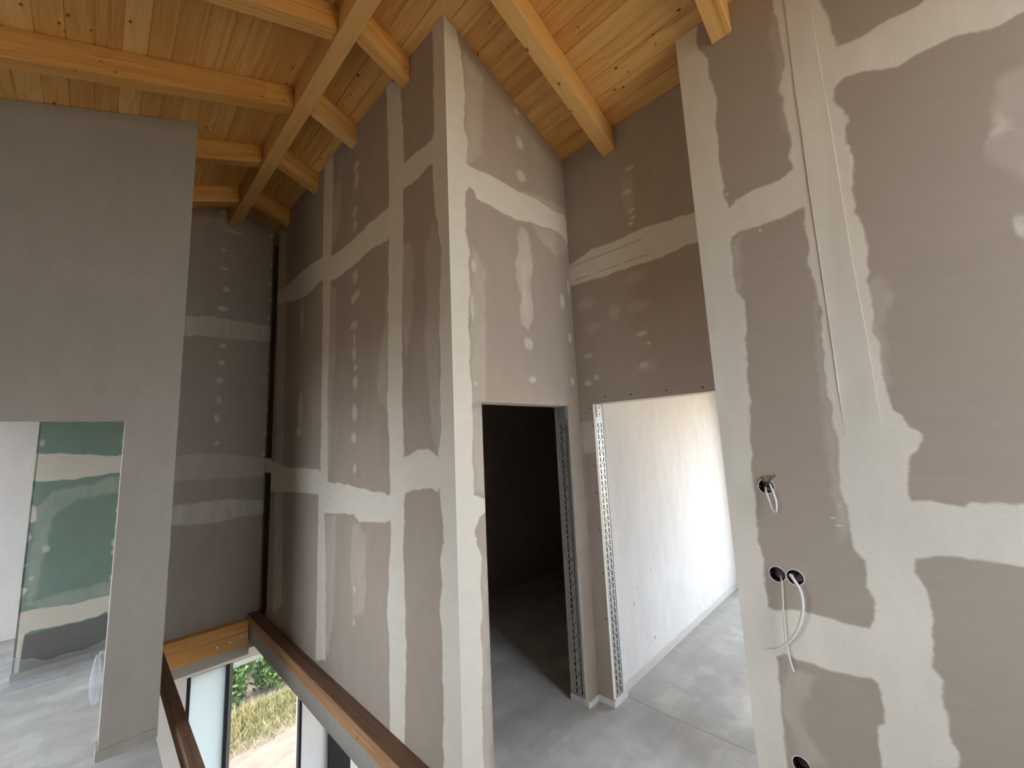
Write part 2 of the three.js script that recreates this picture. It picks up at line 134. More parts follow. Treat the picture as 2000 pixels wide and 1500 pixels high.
const matEdge = new THREE.MeshStandardMaterial({ color: 0xe4e0d6, roughness: 0.9 });
// pine: grain runs along u (2 m), growth rings across v (0.5 m)
function pine(seed, light, dark) {
  const r = rng(seed), knots = []; for (let i = 0; i < 9; i++) knots.push([r(), r(), 0.25 + 0.9 * r() * r()]);
  const W = 1024, H = 320;
  const map = dataTex(W, H, (x, y, o) => {
    const u = x / W, v = y / H; let wv = 0, k = 0;
    for (const [ku, kv, ks] of knots) { let du = u - ku, dv = v - kv; du -= Math.round(du); dv -= Math.round(dv); const d = Math.hypot(du * 2.0, dv * 0.5 * 1.6) / (0.011 * ks + 0.004); k = Math.max(k, 1 - sstep(0.6, 1.3, d)); wv += Math.exp(-d * d * 0.035) * 0.03 * Math.sign(dv + 1e-6); }
    const lane = v + wv + 0.02 * (fbm(u * 5, v * 3, seed, 3) - 0.5), g = noise(u * 14, lane * 130, seed + 3), g2 = noise(u * 50, lane * 300, seed + 4), b = fbm(u * 3, lane * 14, seed + 6, 3), st = sstep(0.66, 0.8, fbm(u * 1.6, lane * 26, seed + 7, 2));
    const t = Math.max(0, Math.min(1, 0.30 * g + 0.14 * g2 + 0.55 * b - 0.12 + 0.35 * st));
    for (let j = 0; j < 3; j++) o[j] = (light[j] + (dark[j] - light[j]) * t) * (1 - k) + [118, 74, 36][j] * k;
  });
  return map;
}
const pineMaps = [pine(5, [228, 182, 112], [186, 126, 58]), pine(19, [218, 168, 96], [172, 112, 50]), pine(33, [232, 190, 124], [194, 138, 70])];
const matPine = pineMaps.map((map) => new THREE.MeshStandardMaterial({ map, roughness: 0.62 }));
const matBeamDark = new THREE.MeshStandardMaterial({ map: pine(61, [128, 98, 74], [88, 62, 44]), roughness: 0.85 });
const matBeamOld = new THREE.MeshStandardMaterial({ map: pine(47, [196, 152, 104], [132, 92, 58]), roughness: 0.8 });
// screed floor, 4 m tile
const screed = (seed, base) => { const N = 1024, map = dataTex(N, N, (x, y, o) => { const u = x / N * 4, v = y / N * 4, b = fbm(u * 1.3, v * 1.3, seed, 4), f = fbm(u * 9, v * 9, seed + 4, 4), p = sstep(0.56, 0.66, fbm(u * 2.6 + 9, v * 3.4, seed + 8, 5)), q = sstep(0.60, 0.66, fbm(u * 6 + 3, v * 5, seed + 12, 4));
  const m = 0.82 + 0.26 * b + 0.10 * (f - 0.5) + 0.05 * p + 0.05 * q + 0.10 * (fbm(u * 1.5 + v * 0.6, v * 14, seed + 20, 3) - 0.5) + 0.05 * (hash(x, y, seed) - 0.5); o[0] = base[0] * m; o[1] = base[1] * m; o[2] = base[2] * m; });
  const bm = dataTex(512, 512, (x, y, o) => { o[0] = o[1] = o[2] = 255 * fbm(x / 512 * 60, y / 512 * 60, seed + 2, 4); }, false);
  return new THREE.MeshStandardMaterial({ map, bumpMap: bm, bumpScale: 0.0012, roughness: 0.7 }); };
const matFloor = screed(101, [186, 186, 183]);
const matGalv = new THREE.MeshStandardMaterial({ color: 0xb4b5b2, metalness: 0.6, roughness: 0.5 });
const matFoam = new THREE.MeshStandardMaterial({ color: 0xd8d8d4, roughness: 0.8 });
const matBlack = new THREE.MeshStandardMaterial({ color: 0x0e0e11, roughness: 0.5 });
const matScrew = new THREE.MeshStandardMaterial({ color: 0x3a3835, roughness: 0.5, metalness: 0.6 });

// ---------------------------------------------------------------- helpers
const taken = {};
const numbered = (n) => { const k = taken[n] = (taken[n] ?? -1) + 1; return k ? n + '_' + String(k).padStart(3, '0') : n; };
function add(o, parent = scene) { parent.add(o); return o; }
function group(name, label, category, extra = {}) { const g = new THREE.Group(); g.name = numbered(name); g.userData = { label, ...(category ? { category } : {}), ...extra }; return add(g); }
const structure = (name, label) => group(name, label, name.split('_')[0], { kind: 'structure' });
function part(name, geo, mat, parent) { const m = new THREE.Mesh(geo, mat); m.name = name; m.castShadow = m.receiveShadow = true; return add(m, parent); }
// box-projected uv in metres, divided by the size of the texture tile
function metreUV(g, size = 1, su = 1, ou = 0, ov = 0) {
  if (g.index) g = g.toNonIndexed(); g.computeVertexNormals();
  const p = g.attributes.position, n = g.attributes.normal, uv = new Float32Array(p.count * 2);
  for (let i = 0; i < p.count; i++) { const x = p.getX(i), y = p.getY(i), z = p.getZ(i), ax = Math.abs(n.getX(i)), ay = Math.abs(n.getY(i)), az = Math.abs(n.getZ(i));
    const [a, b] = ay >= ax && ay >= az ? [x, z] : ax >= az ? [z, y] : [x, y]; uv[i * 2] = a / size * su + ou; uv[i * 2 + 1] = b / size + ov; }
  g.setAttribute('uv', new THREE.BufferAttribute(uv, 2)); return g;
}
const box = (x0, x1, y0, y1, z0, z1) => new THREE.BoxGeometry(x1 - x0, y1 - y0, z1 - z0).translate((x0 + x1) / 2, (y0 + y1) / 2, (z0 + z1) / 2);
// Slab cut from an outline (u, v) on a wall: axis 'x' lies at x = at with u = -z, axis 'z' lies at z = at with u = x; depth runs away from the room in the direction sign.
function slab(axis, at, sign, outline, depth, skim, holes = []) {
  const s = new THREE.Shape(outline.map(([u, v]) => new THREE.Vector2(u, v)));
  for (const H of holes) { if (Array.isArray(H[0])) { s.holes.push(new THREE.Path(H.map(([u, v]) => new THREE.Vector2(u, v)))); continue; } const h = new THREE.Path(); h.absarc(H[0], H[1], H[2], 0, Math.PI * 2, true); s.holes.push(h); }
  let g = new THREE.ExtrudeGeometry(s, { depth, bevelEnabled: false, curveSegments: 20 }); if (g.index) g = g.toNonIndexed();
  const p = g.attributes.position, uv = g.attributes.uv;
  for (let i = 0; i < p.count; i++) { const u = p.getX(i), v = p.getY(i), t = p.getZ(i); if (axis === 'x') p.setXYZ(i, at + sign * t, v, -u); else p.setXYZ(i, u, v, at + sign * t);
    if (skim) uv.setXY(i, (u - skim.u0) / skim.W, (v - skim.v0) / skim.H); else uv.setXY(i, u / 3, v / 3); }
  // outward facing triangles
  const flip = axis === 'x' ? sign < 0 : sign < 0; // determinant of the mapping
  if (flip) for (let i = 0; i < p.count; i += 3) for (const a of [p, uv]) { const n = a.itemSize; for (let k = 0; k < n; k++) { const t = a.array[(i + 1) * n + k]; a.array[(i + 1) * n + k] = a.array[(i + 2) * n + k]; a.array[(i + 2) * n + k] = t; } }
  g.computeVertexNormals(); return g;
}
const rect = (u0, u1, v0, v1) => [[u0, v0], [u1, v0], [u1, v1], [u0, v1]];
const BOARD = 0.0125;

// ---------------------------------------------------------------- floors
{
  const f = structure('floor', 'grey cement screed floor of the upper storey');
  const G = (x0, x1, z0, z1, ou = 0) => part('screed_slab', metreUV(box(x0, x1, -0.3, 0, z0, z1), 4, 1, ou), matFloor, f);
  G(WEST, 0.40, NORTH, SOUTH, 0.37); G(0.40, A_X, -1.7, SOUTH); G(A_X, 2.6985, -5.6, SOUTH, 0.13); G(2.7025, EAST, -5.6, SOUTH, 0.61);
  part('joint_base', metreUV(box(2.69, 2.71, -0.28, -0.012, -5.6, SOUTH), 4), matFloor, f);
  const lf = structure('floor', 'floor of the storey below');
  part('screed_slab', metreUV(box(-2, 5, -3.2, -2.9, -5.5, -1), 4), matFloor, lf);
}
// ---------------------------------------------------------------- wall A: tall wall along the stairwell
{
  const w = structure('wall_stairwell', 'tall jointed plasterboard wall rising beside the stairwell');
  const us = [1.785, 2.42, 3.64, 5.06], vs = [-0.03, 1.48, 3.52, 4.485];
  for (let i = 0; i < 3; i++) for (let j = 0; j < 3; j++) part('plasterboard', slab('x', A_X, 1, rect(us[i], us[i + 1], vs[j], vs[j + 1]), BOARD, skimA), [matA, matFillEdge], w);
  part('core', metreUV(box(A_X + BOARD, 1.498, -0.03, 4.44, -5.06, B_Z - 0.026), 3), matBoard, w);
  // the gap left at the far end, bridged where the joint bands run across it
  part('bridge', slab('x', A_X, 1, rect(5.06, 5.35, 1.56, 1.72), BOARD, skimA), matA, w);
}
// ---------------------------------------------------------------- wall B: narrow wall with the dark doorway
const DOOR = { x0: 1.573, x1: 2.435, top: 2.03 };
{
  const w = structure('wall_doorway', 'narrow jointed plasterboard wall with the dark doorway'), b = (o) => part('plasterboard', slab('z', B_Z, -1, o, 0.025, skimB), [matB, matEdge], w);
  b(rect(A_X + BOARD, DOOR.x0, 0, DOOR.top)); b(rect(DOOR.x1, C_X, 0, DOOR.top)); b(rect(A_X + BOARD, C_X, DOOR.top, 3.38));
  b([[A_X + BOARD, 3.38], [C_X, 3.38], [C_X, roofY(C_X) - 0.002], [A_X + BOARD, roofY(A_X + BOARD) - 0.002]]);
  const back = (o) => part('back_board', slab('z', -1.905, -1, o, 0.025), matBoard, w);
  back(rect(1.498, DOOR.x0, 0, DOOR.top)); back(rect(DOOR.x1, 2.7, 0, DOOR.top)); back([[1.498, DOOR.top], [2.7, DOOR.top], [2.7, roofY(2.7) - 0.02], [1.498, roofY(1.498) - 0.02]]);
  part('core', box(1.38, DOOR.x0 - 0.004, 0, 2.03, -1.904, -1.811), matEdge, w);
  part('core', metreUV(box(DOOR.x1 + 0.07, C_X, 0, 2.03, -1.904, -1.811), 3), matBoard, w);
  part('core', slab('z', -1.811, -1, [[1.38, DOOR.top], [C_X, DOOR.top], [C_X, roofY(C_X) - 0.03], [1.38, roofY(1.38) - 0.03]], 0.093), matEdge, w);
}
// galvanised door stud with staggered slots; x across the reveal, y up
function studGeometry(width, height) {
  const s = new THREE.Shape([[-width / 2, 0], [width / 2, 0], [width / 2, height], [-width / 2, height]].map(([x, y]) => new THREE.Vector2(x, y)));
  const slot = (cx, cy, w, h) => { const p = new THREE.Path(); p.moveTo(cx - w / 2, cy - h / 2); p.lineTo(cx - w / 2, cy + h / 2); p.lineTo(cx + w / 2, cy + h / 2); p.lineTo(cx + w / 2, cy - h / 2); p.closePath(); s.holes.push(p); };
  for (let y = 0.03, k = 0; y < height - 0.12; y += 0.042, k++) { slot(-0.022, y, 0.0125, 0.031); slot(0.022, y, 0.0125, 0.031); if (k % 2) slot(0, y + 0.021, 0.008, 0.016); }
  return new THREE.ExtrudeGeometry(s, { depth: 0.002, bevelEnabled: false });
}
function stud(label, x, z, turn, height) {
  const g = group('door_stud', label, 'metal stud', { group: 'galvanised studs in the door reveals' }); g.position.set(x, 0, z); g.rotation.y = turn;
  part('web', studGeometry(0.09, height), matGalv, g);
  for (const s of [-1, 1]) part('flange', box(s * 0.044 - 0.0012, s * 0.044 + 0.0012, 0, height, -0.04, -0.0003), matGalv, g);
  const br = part('bracket', new RoundedBoxGeometry(0.07, 0.085, 0.004, 2, 0.0015).translate(0.004, height - 0.05, 0.0045), matGalv, g);
  for (const y of [-0.022, 0.026]) part('screw', new THREE.CylinderGeometry(0.005, 0.005, 0.003, 10).rotateX(Math.PI / 2).translate(0.004, height - 0.05 + y, 0.007), matScrew, br);
  return g;
}
stud('galvanised slotted metal stud lining the dark doorway', DOOR.x1 + 0.004, -1.8575, -Math.PI / 2, 2.028);
// ---------------------------------------------------------------- wall C: wall with the wide opening to the white room
const OPEN = { z0: -1.66, top: 2.033 };
{
  const w = structure('wall_opening', 'jointed plasterboard wall above the wide opening to the white room'), b = (o) => part('plasterboard', slab('x', C_X, 1, o, 0.025, skimC), [matC, matEdge], w);
  b(rect(-OPEN.z0, -B_Z, 0, OPEN.top)); b(rect(-D_EDGE, -B_Z, OPEN.top, 3.06)); b(rect(-D_EDGE, -B_Z, 3.06, roofY(C_X) - 0.002));
  part('back_board', slab('x', 2.675, 1, rect(-OPEN.z0, -B_Z, 0, OPEN.top), 0.025), matWhite, w);
  part('back_board', slab('x', 2.675, 1, rect(-D_EDGE, -B_Z, OPEN.top, roofY(2.7) - 0.002), 0.025), matWhite, w);
  part('core', metreUV(box(2.576, 2.674, 0, 2.03, B_Z, OPEN.z0 - 0.07), 3), matBoard, w);
  part('core', box(2.576, 2.674, OPEN.top, 4.02, B_Z, D_EDGE), matEdge, w);
}
stud('galvanised slotted metal stud beside the white room opening', 2.625, OPEN.z0 - 0.004, 0, 2.031);
// ---------------------------------------------------------------- wall D: big wall on the right with the wall boxes
const HOLES = [[0.548, 1.519], [0.548, 1.112], [0.477, 1.111], [0.549, 0.300]], HOLE_R = 0.034;
{
  const w = structure('wall_right', 'big jointed plasterboard wall on the right with open wall boxes'), b = (u0, u1, v0, v1, h = []) => part('plasterboard', slab('x', D_X, 1, rect(u0, u1, v0, v1), BOARD, skimD, h.map(([u, v]) => [u, v, HOLE_R])), matD, w);
  const t = roofY(D_X) - 0.002;
  b(0.16, -D_EDGE, 0, 1.02, [HOLES[3]]); b(0.16, -D_EDGE, 1.02, 2.95, HOLES.slice(0, 3)); b(0.16, -D_EDGE, 2.95, t);
  b(-1.1, 0.16, 0, 1.4); b(-1.1, 0.16, 1.4, 3.4); b(-1.1, 0.16, 3.4, t);
  part('plasterboard', slab('x', D_X, 1, rect(-SOUTH, -1.1, 0, t), BOARD), matBoard, w);
  part('core', metreUV(box(D_X + 0.09, 2.70, 0, 4.0, D_EDGE + BOARD, SOUTH), 3), matBoard, w);
  part('core', metreUV(box(D_X + BOARD, D_X + 0.09, 0, 4.1, -0.35, SOUTH), 3), matBoard, w);
  const tape = slab('x', D_X - 0.003, 1, [[0.184, t], [0.191, 3.956], [0.203, 3.452], [0.204, 3.209], [0.208, 2.992], [0.21, 2.522], [0.212, 2.24], [0.215, 1.959], [0.216, 1.70], [0.094, 1.70], [0.094, 1.831], [0.093, 2.14], [0.098, 2.484], [0.098, 2.697], [0.096, 2.961], [0.095, 3.299], [0.097, 3.57], [0.096, 3.87], [0.09, t]], 0.0045, skimD), tp = tape.attributes.position;
  for (let i = 0; i < tp.count; i++) if (tp.getY(i) < 1.71) tp.setX(i, tp.getX(i) + 0.0035);
  tape.computeVertexNormals(); part('joint_tape', tape, matD, w);
  part('end_board', slab('z', D_EDGE, 1, rect(D_X + BOARD, 2.70, 0, roofY(2.7) - 0.002), BOARD), matEdge, w);
}
// ---------------------------------------------------------------- wall E: skimmed wall on the left, with a doorway
{
  const w = structure('wall_left', 'smooth skimmed wall on the left with a doorway to the green room'), o = (p) => part('panel', slab('z', E_Z, -1, p, 0.13), matE, w);
  const L = -0.95, Rr = 0.132, T = 2.045;
  o(rect(Rr, E_END, 0, T)); o([[WEST, 0], [L, 0], [L, T], [WEST, T]]);
  const r = 0.03, top = roofY(E_END) - 0.004;
  o([[WEST, T], [E_END, T], [E_END, top - r], [E_END - 0.006, top - 0.008], [E_END - r, roofY(E_END - r) - 0.004], [WEST, roofY(WEST) - 0.004]]);
  const p = structure('wall_partition', 'partition between the green room and the stairwell');
  part('panel', metreUV(box(0.28, E_END, -0.3, 4.16, -5.6, E_Z - 0.13), 3), matE, p);
}
// ---------------------------------------------------------------- wall F: dim wall at the far end of the stairwell
{
  const w = structure('wall_far', 'dim plasterboard wall at the far end of the stairwell'), b = (v0, v1) => part('plasterboard', slab('z', F_Z, -1, v1 ? rect(E_END, 1.392, v0, v1) : [[E_END, v0], [1.392, v0], [1.392, roofY(1.392) - 0.002], [RIDGE_X, RIDGE_Y - 0.002], [E_END, roofY(E_END) - 0.002]], BOARD, skimF), matF, w);
  b(0.03, 1.4); b(1.4, 3.2); b(3.2);
  part('core', slab('z', F_Z - 0.02, -1, [[E_END, -0.28], [1.392, -0.28], [1.392, roofY(1.392) - 0.01], [RIDGE_X, RIDGE_Y - 0.01], [E_END, roofY(E_END) - 0.01]], 0.12), matBoard, w);
  part('core', slab('z', -5.6, -1, [[E_END, -0.3], [5.6, -0.3], [5.6, roofY(5.6) - 0.01], [RIDGE_X, RIDGE_Y - 0.01], [E_END, roofY(E_END) - 0.01]], 0.1), matBoard, w);
}
// ---------------------------------------------------------------- room behind wall E
{
  const w = structure('wall_green', 'green moisture resistant plasterboard stub wall seen through the left doorway');
  const b = (v0, v1) => part('plasterboard', slab('z', G_Z, -1, rect(-0.363, 0.28, v0, v1), BOARD, skimG), matG, w);
  b(0.02, 0.62); b(0.62, 1.75); b(1.75, 2.6);
  part('core', box(-0.35, 0.28, 0, 4, -5.75, G_Z - BOARD), matEdge, w);
  part('end_board', box(-0.363, -0.35, 0, 4, -5.75, G_Z), matEdge, w);
  const r = structure('wall_back', 'pale plastered wall deep in the room behind the left doorway');
  part('panel', metreUV(box(WEST, E_END, -0.3, 4.3, NORTH - 0.2, NORTH + 0.1), 3), matPale, r);
  const s = structure('wall_side', 'outer side wall of the room behind the left doorway');
  part('panel', metreUV(box(0.28, E_END, -3.1, 4.2, NORTH, -5.6), 3), matE, s);
}
// ---------------------------------------------------------------- dark room and white room
{
  const d = structure('wall_dark', 'unlit wall at the back of the dark room');
  part('panel', metreUV(box(1.498, EAST, 0, 3.1, -3.9, E_Z), 3), matBoard, d);
  part('panel', slab('z', E_Z, -1, [[1.498, 3.1], [5.3, 3.1], [1.498, roofY(1.498) - 0.01]], 0.15), matBoard, d);
  const w = structure('wall_white', 'white painted wall inside the room beyond the wide opening');
  part('panel', slab('z', -1.69, -1, [[2.70, 0], [EAST, 0], [EAST, roofY(EAST) - 0.002], [2.70, roofY(2.7) - 0.002]], 0.215, skimW), matWall, w);
}
// ---------------------------------------------------------------- outer walls with their windows, out of view
function wallWithWindow(name, label, axis, at, sign, u0, u1, v0, v1, win, th = 0.3, outline) {
  const w = structure(name, label), o = (p) => part('panel', slab(axis, at, sign, p, th), matE, w), [a, b, c, d] = win;
  o(rect(u0, a, v0, v1)); o(rect(b, u1, v0, v1)); o(rect(a, b, v0, c)); o(rect(a, b, d, v1)); if (outline) o(outline);
  const f = structure('window', 'window opening in the ' + label), fw = 0.06, fr = (q) => part('frame', slab(axis, at + sign * 0.12, sign, q, 0.07), matBlack, f);
  fr(rect(a, a + fw, c, d)); fr(rect(b - fw, b, c, d)); fr(rect(a + fw, b - fw, c, c + fw)); fr(rect(a + fw, b - fw, d - fw, d)); fr(rect((a + b) / 2 - fw / 2, (a + b) / 2 + fw / 2, c + fw, d - fw));
  f.name = 'window_' + (wallWithWindow.n = (wallWithWindow.n ?? 1) + 1);
}
wallWithWindow('wall_west', 'outer wall left of the camera', 'x', WEST, -1, -SOUTH, -E_Z + 0.13, -0.3, roofY(WEST), [1.4, 3.6, 0.5, 2.3]);
wallWithWindow('wall_west', 'outer wall of the room behind the left doorway', 'x', -2.3, -1, -E_Z + 0.13, -NORTH, -0.3, roofY(-2.3) - 0.2, [3.95, 6.3, 0.02, 2.5]);
wallWithWindow('wall_east', 'outer wall of the white room', 'x', EAST, 1, -SOUTH, 5.6, -0.3, roofY(EAST), [-1.2, 1.15, 0.25, 2.25]);
{
  const w = structure('wall_south', 'gable wall behind the camera'), a = 1.0, b = 2.29, c = 0.9, d = 3.95, yE = roofY(EAST);
  part('panel', slab('z', SOUTH, 1, [[WEST, -0.3], [EAST, -0.3], [EAST, yE], [RIDGE_X, RIDGE_Y], [WEST, roofY(WEST)]], 0.3, null, [[[a, c], [a, d], [b, d], [b, c]]]), matE, w);
  const f = structure('window', 'tall gable window behind the camera'), fr = (x0, x1, y0, y1) => part('frame', box(x0, x1, y0, y1, SOUTH + 0.12, SOUTH + 0.19), matBlack, f); f.name = 'window_5';
  fr(a, a + 0.06, c, d); fr(b - 0.06, b, c, d); fr(a + 0.06, b - 0.06, c, c + 0.06); fr(a + 0.06, b - 0.06, d - 0.06, d); fr(a + 0.06, b - 0.06, 2.3, 2.36); fr(1.74, 1.78, c + 0.06, 2.3); fr(1.74, 1.78, 2.36, d - 0.06);
}

// ---------------------------------------------------------------- roof: boards, ridge beam, rafters
{
  const c = structure('ceiling', 'sloping ceiling of pine boards'), r = rng(7), W = 0.12, T = 0.02, ch = 0.004;
  const prof = new THREE.Shape([[0.0004, ch], [ch, 0], [W - ch, 0], [W - 0.0004, ch], [W - 0.0004, T], [0.0004, T]].map(([x, y]) => new THREE.Vector2(x, y)));
  for (const side of [1, -1]) {
    const ang = Math.atan(side > 0 ? SLOPE_R : SLOPE_L), n = side > 0 ? 42 : 38;
    for (let k = 0; k < n; k++) {
      let z = NORTH - 0.3; const end = SOUTH + 0.2;
      while (z < end - 0.01) {
        const z1 = end;
        let g = new THREE.ExtrudeGeometry(prof, { depth: z1 - z - 0.001, bevelEnabled: false }); if (g.index) g = g.toNonIndexed();
        const p = g.attributes.position, uv = g.attributes.uv, ou = r(), ov = r();
        for (let i = 0; i < p.count; i++) { const s = p.getX(i), t = p.getY(i), q = p.getZ(i) + z; uv.setXY(i, q / 2 + ou, s / 0.5 + t / 0.5 + ov); const a = k * W + s;
          p.setXYZ(i, RIDGE_X + side * (a * Math.cos(ang) + t * Math.sin(ang)), RIDGE_Y - a * Math.sin(ang) + t * Math.cos(ang), q); }
        if (side < 0) for (let i = 0; i < p.count; i += 3) for (const a of [p, uv]) { const m = a.itemSize; for (let j = 0; j < m; j++) { const t = a.array[(i + 1) * m + j]; a.array[(i + 1) * m + j] = a.array[(i + 2) * m + j]; a.array[(i + 2) * m + j] = t; } }
        g.computeVertexNormals(); part('plank', g, matPine[Math.floor(r() * 3)], c); z = z1;
      }
    }
    const L = side > 0 ? EAST + 0.5 : WEST - 0.5, up = 0.025;
    part('roof_slab', slab('z', NORTH - 0.4, 1, [[RIDGE_X, RIDGE_Y + up], [L, roofY(L) + up], [L, roofY(L) + 0.3], [RIDGE_X, RIDGE_Y + 0.32]], SOUTH + 0.8 - NORTH), matE, c);
  }
}
function timber(shapePts, z0, z1, mat, off) {
  const b = 0.003, s = new THREE.Shape(shapePts.map(([x, y]) => new THREE.Vector2(x, y)));
  let g = new THREE.ExtrudeGeometry(s, { depth: z1 - z0 - 2 * b, bevelEnabled: true, bevelSize: b, bevelThickness: b, bevelOffset: -b, bevelSegments: 1 }); g.translate(0, 0, z0 + b);
  return metreUV(g, 2, 1, off, off * 0.7);
}
function woodUV(g, axis, off, shear = 0) { // grain along axis, 2 m x 0.5 m tile
  if (g.index) g = g.toNonIndexed(); g.computeVertexNormals(); const p = g.attributes.position, n = g.attributes.normal, uv = new Float32Array(p.count * 2);
  for (let i = 0; i < p.count; i++) { const q = [p.getX(i), p.getY(i) - shear * p.getX(i), p.getZ(i)], m = [n.getX(i), n.getY(i), n.getZ(i)].map(Math.abs), o = [0, 1, 2].filter((k) => k !== axis), v = m[o[0]] > m[o[1]] ? q[o[1]] : q[o[0]]; uv[i * 2] = q[axis] / 2 + off; uv[i * 2 + 1] = v / 0.5 + off * 1.7; }
  g.setAttribute('uv', new THREE.BufferAttribute(uv, 2)); return g;
}
{
  const b = part('ridge_beam', woodUV(new RoundedBoxGeometry(0.107, 0.20, SOUTH - F_Z, 1, 0.003).translate(0.9665, 4.52, (SOUTH + F_Z) / 2), 2, 0.3), matPine[2], scene);
  b.userData = { label: 'long square pine ridge beam under the ceiling running to the far wall', category: 'beam' };
  const R = [[-0.435, D_X, 'pine rafter at the top edge ending on the right wall'], [-1.31, C_X, 'long pine rafter ending above the wall with the wide opening'], [-2.185, A_X, 'short pine rafter stub nearest the tall corner'], [-3.005, A_X, 'second short pine rafter stub left of the tall corner'], [-3.85, A_X, 'third short pine rafter stub left of the tall corner'], [-4.69, A_X, 'short pine rafter stub closest to the far dim wall'], [0.42, D_X, 'pine rafter above the camera ending on the right wall']];
  R.forEach(([z, x1, label], i) => { const x0 = 1.0205, y = (x) => roofY(x) - 0.0015, g = timber([[x0, y(x0) - 0.178], [x1, y(x1) - 0.178], [x1, y(x1)], [x0, y(x0)]], z - 0.103, z, 0, 0);
    const m = part(numbered('rafter'), woodUV(g, 0, i * 0.37, -SLOPE_R), matPine[[2, 2, 0, 2, 0, 1, 0][i]], scene); m.userData = { label, category: 'rafter', group: 'rafters on the right slope' }; });
  const Ls = [[-2.29, 'pine rafter cut by the top left edge of the picture'], [-3.115, 'long pine rafter crossing above the smooth left wall'], [-3.965, 'pine rafter between the left wall edge and ridge beam, nearer one'], [-4.80, 'dim pine rafter along the top of the far wall'], [0.3, 'pine rafter over the camera on the left slope']];
  Ls.forEach(([z, label], i) => { const x0 = z < -3.9 ? -2.29 : WEST, x1 = 0.9125, y = (x) => roofY(x) - 0.0015, g = timber([[x0, y(x0) - 0.175], [x1, y(x1) - 0.175], [x1, y(x1)], [x0, y(x0)]], z - 0.1, z, 0, 0);
    const m = part(numbered('rafter'), woodUV(g, 0, 0.21 + i * 0.43, SLOPE_L), matPine[[0, 1, 1, 0, 2][i]], scene); m.userData = { label, category: 'rafter', group: 'rafters on the left slope' }; });
}
// ---------------------------------------------------------------- stairwell timbers and edges
{
  const t = (name, label, g, axis, off, mat = matBeamOld) => { const m = part(numbered(name), woodUV(g, axis, off), mat, scene); m.userData = { label, category: 'beam' }; return m; };
  const rb = (x0, x1, y0, y1, z0, z1) => new RoundedBoxGeometry(x1 - x0, y1 - y0, z1 - z0, 1, 0.004).translate((x0 + x1) / 2, (y0 + y1) / 2, (z0 + z1) / 2);
  const fb = t('floor_beam', 'weathered timber along the foot of the tall wall, sawn edge to the stairwell', rb(1.262, A_X - 0.001, -0.02, 0.076, -5.34, -1.72), 2, 0.15);
  part('weathered_top', woodUV(rb(1.263, A_X - 0.001, 0.076, 0.085, -5.34, -1.72), 2, 0.4), matBeamDark, fb).userData.label = 'dark dirty top face';
  const h = t('floor_beam', 'knotty pine header across the far end of the stairwell opening', rb(0.5, 1.262, -0.2, 0.04, -5.36, -5.26), 0, 0.62, matPine[1]);
  for (const [x, y] of [[1.1, -0.12], [0.99, -0.13], [1.2, -0.1]]) part('screw', new THREE.CylinderGeometry(0.011, 0.011, 0.006, 14).rotateX(Math.PI / 2).translate(x, y, -5.257), matFoam, h);
  t('floor_beam', 'brown timber joist on the left side of the stairwell opening', rb(0.505, 0.572, -0.13, 0.0, -5.26, -1.7), 2, 0.8, matBeamDark);
  const tr = structure('trim_1', 'plasterboard fascia under the stairwell timbers');
  part('board', metreUV(box(1.272, A_X, -0.165, -0.021, -5.34, -1.72), 3), matE, tr);
  part('board', metreUV(box(0.4, 1.272, -0.30, -0.201, -5.4, -5.27), 3), matE, tr);
}
